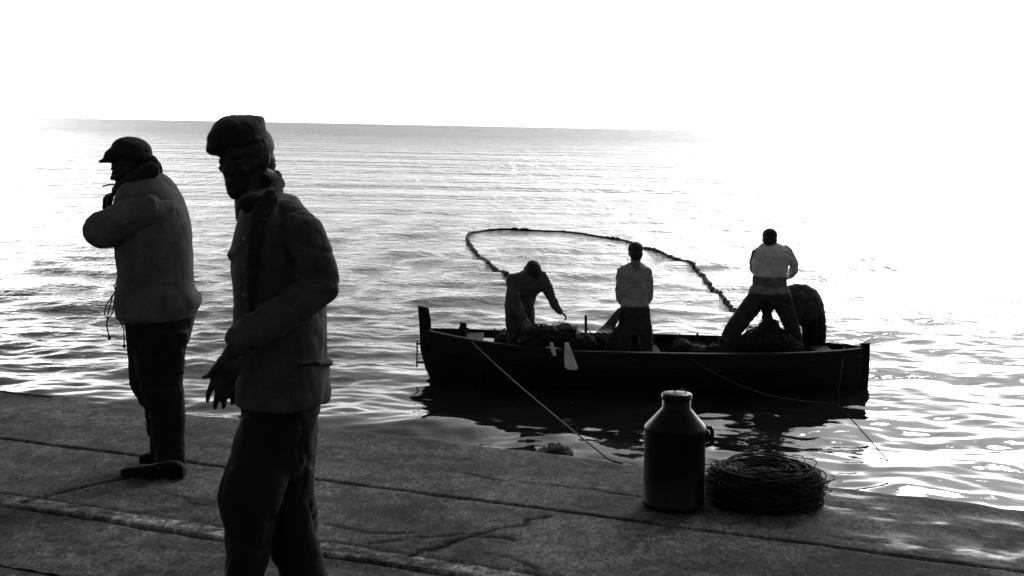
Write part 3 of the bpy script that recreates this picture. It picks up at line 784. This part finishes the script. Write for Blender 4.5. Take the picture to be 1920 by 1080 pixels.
# ---- man standing, back turned
d = DB + .05
man = thing('person', 'bareheaded man in grey shirt standing with his back turned in the middle of the boat', 'person', foot(1190))
bd = MB(d)
L = head(bd, U(1191, 475, d), 186, 10, 0, .28)
bd.loft([(505, 1170, 1212, 0, .1), (540, 1168, 1212, 0, .12), (575, 1172, 1210, 0, .11), (605, 1170, 1214, 0, .11)])
for sgn, sx in ((-1, 1163), (1, 1216)):
    bd.tube([(sx + 3 * -sgn, 512, 0), (sx - 3 * -sgn, 540, .02), (sx - 2 * -sgn, 556, .05)], [7, 6.5, 6]); bd.tube([(sx - 2 * -sgn, 556, .05), (sx - 6 * sgn, 566, .2), (sx - 12 * sgn, 570, .3)], [6, 5, 4])
    hand(bd, U(sx - 12 * sgn, 570, d + .3), (-sgn * .3, .5, -.3), (0, 0, 1), 1.05, 40, thumb=sgn)
bd.tube([(1172, 605, 0), (1163, 640, -.05), (1160, 672, 0)], [12, 9, 7]); bd.tube([(1208, 605, 0), (1212, 640, 0), (1212, 672, .03)], [12, 9, 7])
bd.build('body', SK2, man, voxel=.008, smooth=2)
hairm(L, man)
sh = MB(d)
sh.loft([(492, 1182, 1202, 0, .06), (496, 1172, 1209, 0, .09), (501, 1164, 1215, 0, .12), (512, 1161, 1218, 0, .13), (535, 1164, 1216, 0, .14), (560, 1166, 1215, 0, .14), (578, 1163, 1217, 0, .14)])
for sgn, sx in ((-1, 1163), (1, 1216)):
    sh.tube([(sx - 4 * sgn, 508, 0), (sx, 522, .01), (sx + 1 * sgn, 545, .02), (sx + 0 * sgn, 560, .06)], [9.5, 9, 8.5, 8]); sh.tube([(sx, 560, .06), (sx - 5 * sgn, 566, .16), (sx - 10 * sgn, 569, .26)], [8, 7.5, 6])
sh.build('shirt', SH_M, man, voxel=.011, smooth=4, fold=.013, fscale=8, seed=31)
tr = MB(d)
tr.loft([(572, 1163, 1218, 0, .145), (590, 1160, 1220, 0, .15), (612, 1158, 1222, 0, .15), (626, 1152, 1224, 0, .14)])
tr.loft([(610, 1156, 1192, 0, .12), (630, 1143, 1184, -.06, .13), (650, 1133, 1182, -.05, .12), (675, 1133, 1178, -.03, .10)]); tr.loft([(610, 1190, 1223, 0, .12), (635, 1197, 1225, 0, .11), (675, 1202, 1224, .03, .09)])
tr.build('trousers', TRB, man, voxel=.011, smooth=3, fold=.01, fscale=7, seed=32)
# the net he hauls: a sheet of mesh cords from his hip down into the boat
q = MB(); A0 = U(1165, 576, d - .16); A1 = U(1150, 596, d - .2)
for i in range(9):
    u = i / 8; a = U(1160 + 6 * u, 578 + 4 * u, d + .1 - .3 * u); b_ = U(1112 + 26 * u, 630 + 12 * u, d + .25 - .6 * u)
    q.tubew([a, (a + b_) / 2 - Vector((0, 0, .02)), b_], .008, 5)
for j in range(1, 12):
    v = j / 12; pts = []
    for i in range(9):
        u = i / 8; a = U(1160 + 6 * u, 578 + 4 * u, d + .1 - .3 * u); b_ = U(1112 + 26 * u, 630 + 12 * u, d + .25 - .6 * u)
        pts.append(a.lerp(b_, v) - Vector((0, 0, .08 * v * (1 - v))))
    q.tubew(pts, .006, 5)
tag(q.build('fishing_net', ROPED), 'stretched piece of net pulled up by the standing man with his back turned', 'fishing net')

# ---- man with legs apart, pale shirt
d = DB + .02
man = thing('person', 'man in pale shirt and dark belt standing legs wide apart over the net heap', 'person', foot(1440))
bd = MB(d)
L = head(bd, U(1443, 450, d + .05), 172, 18, 0, .28)
bd.loft([(470, 1420, 1474, 0, .1), (500, 1418, 1470, 0, .12), (530, 1418, 1468, 0, .11), (556, 1414, 1472, 0, .11)])
bd.tube([(1478, 470, .02), (1489, 492, .04), (1490, 508, .06)], [7, 6.5, 6]); bd.tube([(1490, 508, .06), (1482, 516, .18), (1476, 520, .28)], [6, 5, 4]); hand(bd, U(1476, 520, d + .28), (-.4, .4, -.3), (0, 0, 1), 1.05, 35)
bd.tube([(1416, 474, .02), (1411, 492, .1), (1412, 506, .14)], [7, 6.5, 6]); bd.tube([(1412, 506, .14), (1420, 515, .25), (1430, 520, .33)], [6, 5, 4]); hand(bd, U(1430, 520, d + .33), (.4, .4, -.3), (0, 0, 1), 1.05, 35, thumb=-1)
bd.tube([(1420, 555, 0), (1385, 604, 0), (1352, 652, 0)], [12, 9, 6]); bd.tube([(1464, 555, 0), (1483, 604, 0), (1499, 660, 0)], [12, 9, 6])
bd.build('body', SK2, man, voxel=.008, smooth=2)
hairm(L, man)
sh = MB(d)
sh.loft([(455, 1430, 1459, .03, .07), (461, 1424, 1472, .02, .10), (468, 1416, 1479, .01, .13), (480, 1411, 1482, 0, .145), (500, 1410, 1478, 0, .15), (516, 1412, 1474, 0, .15), (526, 1413, 1473, 0, .14)])
sh.tube([(1472, 468, .02), (1482, 480, .02), (1489, 496, .03), (1488, 507, .06)], [9, 9, 8.5, 8]); sh.tube([(1488, 507, .06), (1482, 515, .16), (1477, 519, .25)], [8, 7, 6])
sh.tube([(1420, 472, .02), (1416, 490, .06), (1414, 506, .12), (1422, 515, .25)], [9, 8.5, 7.5, 6])
sh.build('shirt', SH_L, man, voxel=.011, smooth=4, fold=.014, fscale=7, seed=41)
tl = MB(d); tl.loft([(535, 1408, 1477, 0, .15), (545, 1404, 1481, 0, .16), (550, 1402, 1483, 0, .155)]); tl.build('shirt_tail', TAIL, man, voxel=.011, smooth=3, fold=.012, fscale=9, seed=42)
bl = MB(d); bl.loft([(517, 1411, 1474, 0, .15), (520, 1411, 1475, 0, .155), (534, 1410, 1476, 0, .155), (537, 1411, 1475, 0, .15)]); bl.build('sash', SASH, man, voxel=.011, smooth=1, fold=.006, fscale=12)
tr = MB(d)
tr.loft([(545, 1405, 1480, 0, .15), (558, 1399, 1484, 0, .155), (572, 1396, 1487, 0, .14)])
tr.tube([(1418, 562, 0), (1398, 588, -.02), (1380, 612, -.02), (1364, 634, 0), (1352, 652, .02)], [20, 19, 17, 14, 12]); tr.tube([(1466, 562, 0), (1476, 588, 0), (1484, 612, 0), (1493, 638, 0), (1500, 662, .02)], [20, 17, 15, 13, 12])
tr.tube([(1442, 568, .02), (1438, 585, .02)], [14, 9])
tr.build('trousers', TRB, man, voxel=.011, smooth=3, fold=.012, fscale=7, seed=43)
for x_, y_ in ((1350, 656), (1503, 668)):
    s_ = MB(d); a = U(x_, y_, d); shoe(s_, a + Vector((0, -.06, 0)), a + Vector((0, .2, 0)), .045); s_.build('shoe', SHOE, man, voxel=.01, smooth=3)
# taut cord to his right of the heap
q = MB(); q.tubew([U(1452, 605, d - .1), U(1480, 600, d + .1)], .008, 6)
q.tubew([U(1438, 612, d), U(1405, 622, d)], .012, 6)
tag(q.build('cord', ROPED), 'short dark cords crossing the gaps between the wide-set legs over the net', 'cord')

# ---- man doubled over behind
d = DB + .45
man = thing('person', 'man in dark clothes doubled over behind the man in the pale shirt', 'person', foot(1525))
bd = MB(d)
L = head(bd, U(1484, 566, d), -60, 70, 0, .235)
bd.tube([(1535, 600, 0), (1520, 560, 0), (1500, 548, 0), (1492, 555, 0)], [14, 16, 14, 9])
for sgn in (-1, 1):
    bd.tube([(1502, 556, sgn * .17), (1497, 590, sgn * .18), (1488, 618, sgn * .14)], [6.5, 6, 4.5]); hand(bd, U(1488, 618, d + sgn * .14), (-.3, 0, -1), (-1, 0, .2), 1.05, 30, thumb=sgn)
    bd.tube([(1533, 600, sgn * .1), (1528, 630, sgn * .12), (1532, 664, sgn * .13)], [11, 9, 7])
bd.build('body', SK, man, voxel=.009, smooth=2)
hairm(L, man)
sh = MB(d)
sh.tube([(1492, 553, 0), (1500, 555, 0), (1508, 562, 0), (1516, 576, 0), (1521, 594, 0)], [22, 26, 29, 29, 27])
for sgn in (-1, 1): sh.tube([(1502, 556, sgn * .15), (1499, 585, sgn * .18), (1491, 610, sgn * .15)], [10, 8.5, 7])
sh.build('jumper', JK2, man, voxel=.012, smooth=4, fold=.014, fscale=8, seed=51)
tr = MB(d)
tr.loft([(580, 1500, 1545, 0, .17), (600, 1502, 1548, 0, .18), (618, 1503, 1549, 0, .17)])
for sgn in (-1, 1): tr.loft([(610, 1504, 1548, sgn * .09, .1), (635, 1503, 1549, sgn * .11, .09), (668, 1506, 1546, sgn * .13, .08)])
tr.build('trousers', TR, man, voxel=.012, smooth=3, fold=.012, fscale=8, seed=52)

# ------------------------------------------------------------------ float line on the sea
pl = [(968, 530), (952, 519), (930, 505), (905, 488), (886, 468), (876, 450), (878, 442), (890, 436), (915, 432.5), (960, 432), (1010, 434), (1060, 436.5), (1110, 441), (1150, 448), (1180, 455), (1215, 468), (1250, 480), (1285, 493), (1305, 503), (1312, 513), (1330, 534), (1350, 556), (1368, 574), (1385, 594)]
wp = [G(x, y, WATER) for x, y in pl]
dense = []
for i in range(len(wp) - 1):
    p0, p1, p2, p3 = wp[max(i - 1, 0)], wp[i], wp[i + 1], wp[min(i + 2, len(wp) - 1)]
    n_ = max(2, int((p2 - p1).length / .08))
    for k in range(n_):
        u = k / n_
        p = 0.5 * ((2 * p1) + (p2 - p0) * u + (2 * p0 - 5 * p1 + 4 * p2 - p3) * u * u + (3 * p1 - p0 - 3 * p2 + p3) * u ** 3)
        dense.append(p)
DN = np.array([(p.x, p.y) for p in dense])
hz_ = wave(DN[:, 0], DN[:, 1], .045, .035 + .022 * np.maximum(DN[:, 1] - 22, 0))
dense = [Vector((x + .012 * math.sin(i * .19), y + .02 * math.sin(i * .13), WATER + h_ + .02)) for i, ((x, y), h_) in enumerate(zip(DN, hz_))]
root = thing('float_line', 'looping line of dark cork floats lying on the sea behind the boat', 'float line', dense[len(dense) // 2])
q = MB(); q.tubew(dense, .026, 6); q.build('rope', ROPED, root)
tot = sum((b_ - a).length for a, b_ in zip(dense[:-1], dense[1:]))
nf = 98; step = tot / nf
fm = MB(); fm.tubew([(-.11, 0, 0), (-.06, 0, 0), (.06, 0, 0), (.11, 0, 0)], [.026, .042, .042, .026], 10)
proto = fm.build('float', CORK, None)
acc = 0; k = 0; nxt = step * .5; off = wloc(root)
for a, b_ in zip(dense[:-1], dense[1:]):
    L_ = (b_ - a).length
    if acc + L_ >= nxt and k < nf:
        o = proto if k == 0 else proto.copy()
        if k: COL.objects.link(o)
        o.parent = root
        o.location = a - off + Vector((0, 0, .028 + rnd.uniform(-.05, .0)))
        dv = (b_ - a); o.rotation_euler = (0, rnd.uniform(-.1, .1), math.atan2(dv.y, dv.x) + rnd.uniform(-.25, .25))
        s_ = rnd.uniform(.8, 1.2); o.scale = (s_ * rnd.uniform(.9, 1.3), s_, s_)
        k += 1; nxt += step * rnd.uniform(.8, 1.2)
    acc += L_

# ------------------------------------------------------------------ ropes
def rope(pts, r, label, mt=ROPE, name='rope'):
    q = MB(); q.tubew(pts, r, 6); return tag(q.build(name, mt), label, 'rope')
a = U(872, 632, DB + .05); b_ = U(886, 642, DB - .55); c_ = G(1143, 863, .012)
pts = [a] + [b_.lerp(c_, i / 14) - Vector((0, 0, .10 * (i / 14) * (1 - i / 14))) for i in range(15)] + [c_ + Vector((.25, -.25, 0.0)), c_ + Vector((.5, -.35, 0.0))]
pts = pts[:16] + [c_ + Vector((.06, -.06, -.002))]
rope(pts, .005, 'taut mooring rope running from the bow down to the quay edge')
ends = [U(1292, 672, 16.95), U(1340, 700, 16.7), U(1390, 724, 16.2), U(1435, 741, 15.8), U(1500, 752, 15.3), U(1568, 758, 14.9)]
rope(ends, .008, 'slack thin rope sagging along the dark side of the boat', mt=ROPED)
rope([U(1583, 650, DB - .1), U(1577, 700, 17.1), U(1570, 745, 17.0), U(1563, 797, 16.9)], .007, 'pale straight line hanging steeply from the stern bitt into the water')
rope([U(1568, 758, 14.9), U(1600, 790, 14.7), U(1640, 835, 14.3), G(1678, 880, WATER)], .006, 'thin dark line slanting into the bright water right of the stern', mt=ROPED)
rope([U(985, 575, DB - .4), U(975, 610, 17.1), U(955, 640, 16.95), U(925, 660, 16.85), U(905, 665, 16.85), U(901, 690, 16.85), U(899, 745, 16.8)], .007, 'thin cord looping from the bending man over the bow side', mt=ROPED)

# ------------------------------------------------------------------ milk can
cc_ = G(1262, 949); cc_ = Vector((cc_.x, cc_.y + .0, 0)); kk = cc_.y / F
can = thing('milk_can', 'tall dark metal churn with sloping shoulders and lid standing near the quay edge', 'milk can', (cc_.x, cc_.y, 0))
def lathe(prof, c, n=48):
    q = MB(); q.rings([[Vector((c.x + r * math.cos(2 * math.pi * j / n), c.y + r * math.sin(2 * math.pi * j / n), c.z + z)) for j in range(n)] for r, z in prof]); return q
def zpx(y): return CAM_Z + 0 * y
zat = lambda y: U(1262, y, cc_.y).z
r1 = 59.5 * kk
zs, zn, zl, zt = zat(799), zat(766), zat(747), zat(737)
lathe([(r1 * .95, .004), (r1, .012), (r1, .03), (r1 * .985, .034), (r1 * .985, zs - .018), (r1 * 1.005, zs - .012), (r1 * 1.005, zs - .003), (r1 * .985, zs + .002), (29 * kk, zn), (27 * kk, zn + .012), (27 * kk, zl)], cc_).build('can_body', TIN, can, fold=.0022, fscale=9)
lid = lathe([(26 * kk, zl - .004), (29 * kk, zl - .002), (29.5 * kk, zl + .004), (29 * kk, zt - .004), (27 * kk, zt), (18 * kk, zt + .004), (3 * kk, zt + .006)], cc_).build('lid', TIN, can)
q = MB(); q.tubew([cc_ + Vector((.015 + .028 * math.cos(a), 0, zt + .004 + .016 * math.sin(a))) for a in [math.pi * i / 8 for i in range(9)]], .003, 6); q.build('lid_handle', TIN, lid)
q = MB(); x0 = cc_.x + r1 * .97
q.tubew([(x0, cc_.y, zat(800)), (x0 + .022, cc_.y, zat(801)), (x0 + .030, cc_.y, zat(808)), (x0 + .030, cc_.y, zat(824)), (x0 + .022, cc_.y, zat(832)), (x0, cc_.y, zat(834))], .011, 8); q.ell((x0 + .006, cc_.y, zat(817)), (.014, .007, .030)); q.build('handle', TIN, can)

# ------------------------------------------------------------------ coil of line on the quay
cb = G(1437, 950); cb = Vector((cb.x, cb.y + .08, 0))
coil = thing('rope_coil', 'wide tangled coil of dark line and net heaped beside the milk can', 'rope coil', (cb.x, cb.y, 0))
q = MB()
for i in range(14): q.ell(cb + Vector((.155 * math.cos(i * .45), .13 * math.sin(i * .45), .07 + .012 * math.sin(i * 2.3))), (.095, .09, .085 + .012 * math.sin(i * 1.3)))
q.ell(cb + Vector((0, 0, .08)), (.18, .16, .08))
q.build('net_bulk', NET, coil, voxel=.007, smooth=1, fold=.016, fscale=24)
q = MB(); rg = random.Random(5)
for i in range(250):
    z0 = .012 + .155 * rg.random() ** .85; lim = .265 if z0 < .11 else .265 - (z0 - .11) * .9
    rad_ = lim * (1 - .5 * rg.random() ** 2.5 * (1 if z0 > .11 else .35))
    tx, ty = rg.uniform(-.12, .12), rg.uniform(-.12, .12); ox, oy = rg.uniform(-.02, .02), rg.uniform(-.02, .02); w1, w2 = rg.random() * 6, rg.random() * 6; ex = rg.uniform(.0, .02)
    a0 = rg.random() * 6.28; span = rg.uniform(2.5, 6.6); n_ = int(span * 6); pts = []
    for j in range(n_ + 1):
        a = a0 + span * j / n_; r_ = rad_ + ex * math.sin(3 * a + w1) + rg.uniform(-.003, .003)
        x = r_ * math.cos(a) + ox; y = r_ * .88 * math.sin(a) + oy
        pts.append(cb + Vector((x, y, max(.006, z0 + tx * x + ty * y + .010 * math.sin(2 * a + w2)))))
    q.tubew(pts, rg.uniform(.002, .0048), 5)
q.build('line', ROPED, coil)
q = MB()
for i in range(34):                     # loose ends and loops sticking out
    a = rg.random() * 6.28; p = cb + Vector((.25 * math.cos(a), .21 * math.sin(a), rg.uniform(.03, .17))); dv = Vector((math.cos(a + 1.2), math.sin(a + 1.2), rg.uniform(-.3, .6))); pts = [p]
    out = Vector((math.cos(a), math.sin(a), 0))
    for j in range(6):
        t_ = (j + 1) / 6; pts.append(p + dv * .12 * t_ + out * .05 * math.sin(math.pi * t_) + Vector((0, 0, -.03 * t_ * t_)))
    for v in pts: v.z = max(v.z, .006)
    q.tubew(pts, .0025, 5)
q.build('loose_line', ROPED, coil)
q = MB(); p = G(1420, 852 + 20, .2)
q.ell(cb + Vector((-.17, -.06, .165)), (.035, .03, .022)); q.build('cork', mat('pale_cork', .10, .8, .4, 30), coil, voxel=.005, smooth=2, fold=.003, fscale=40)
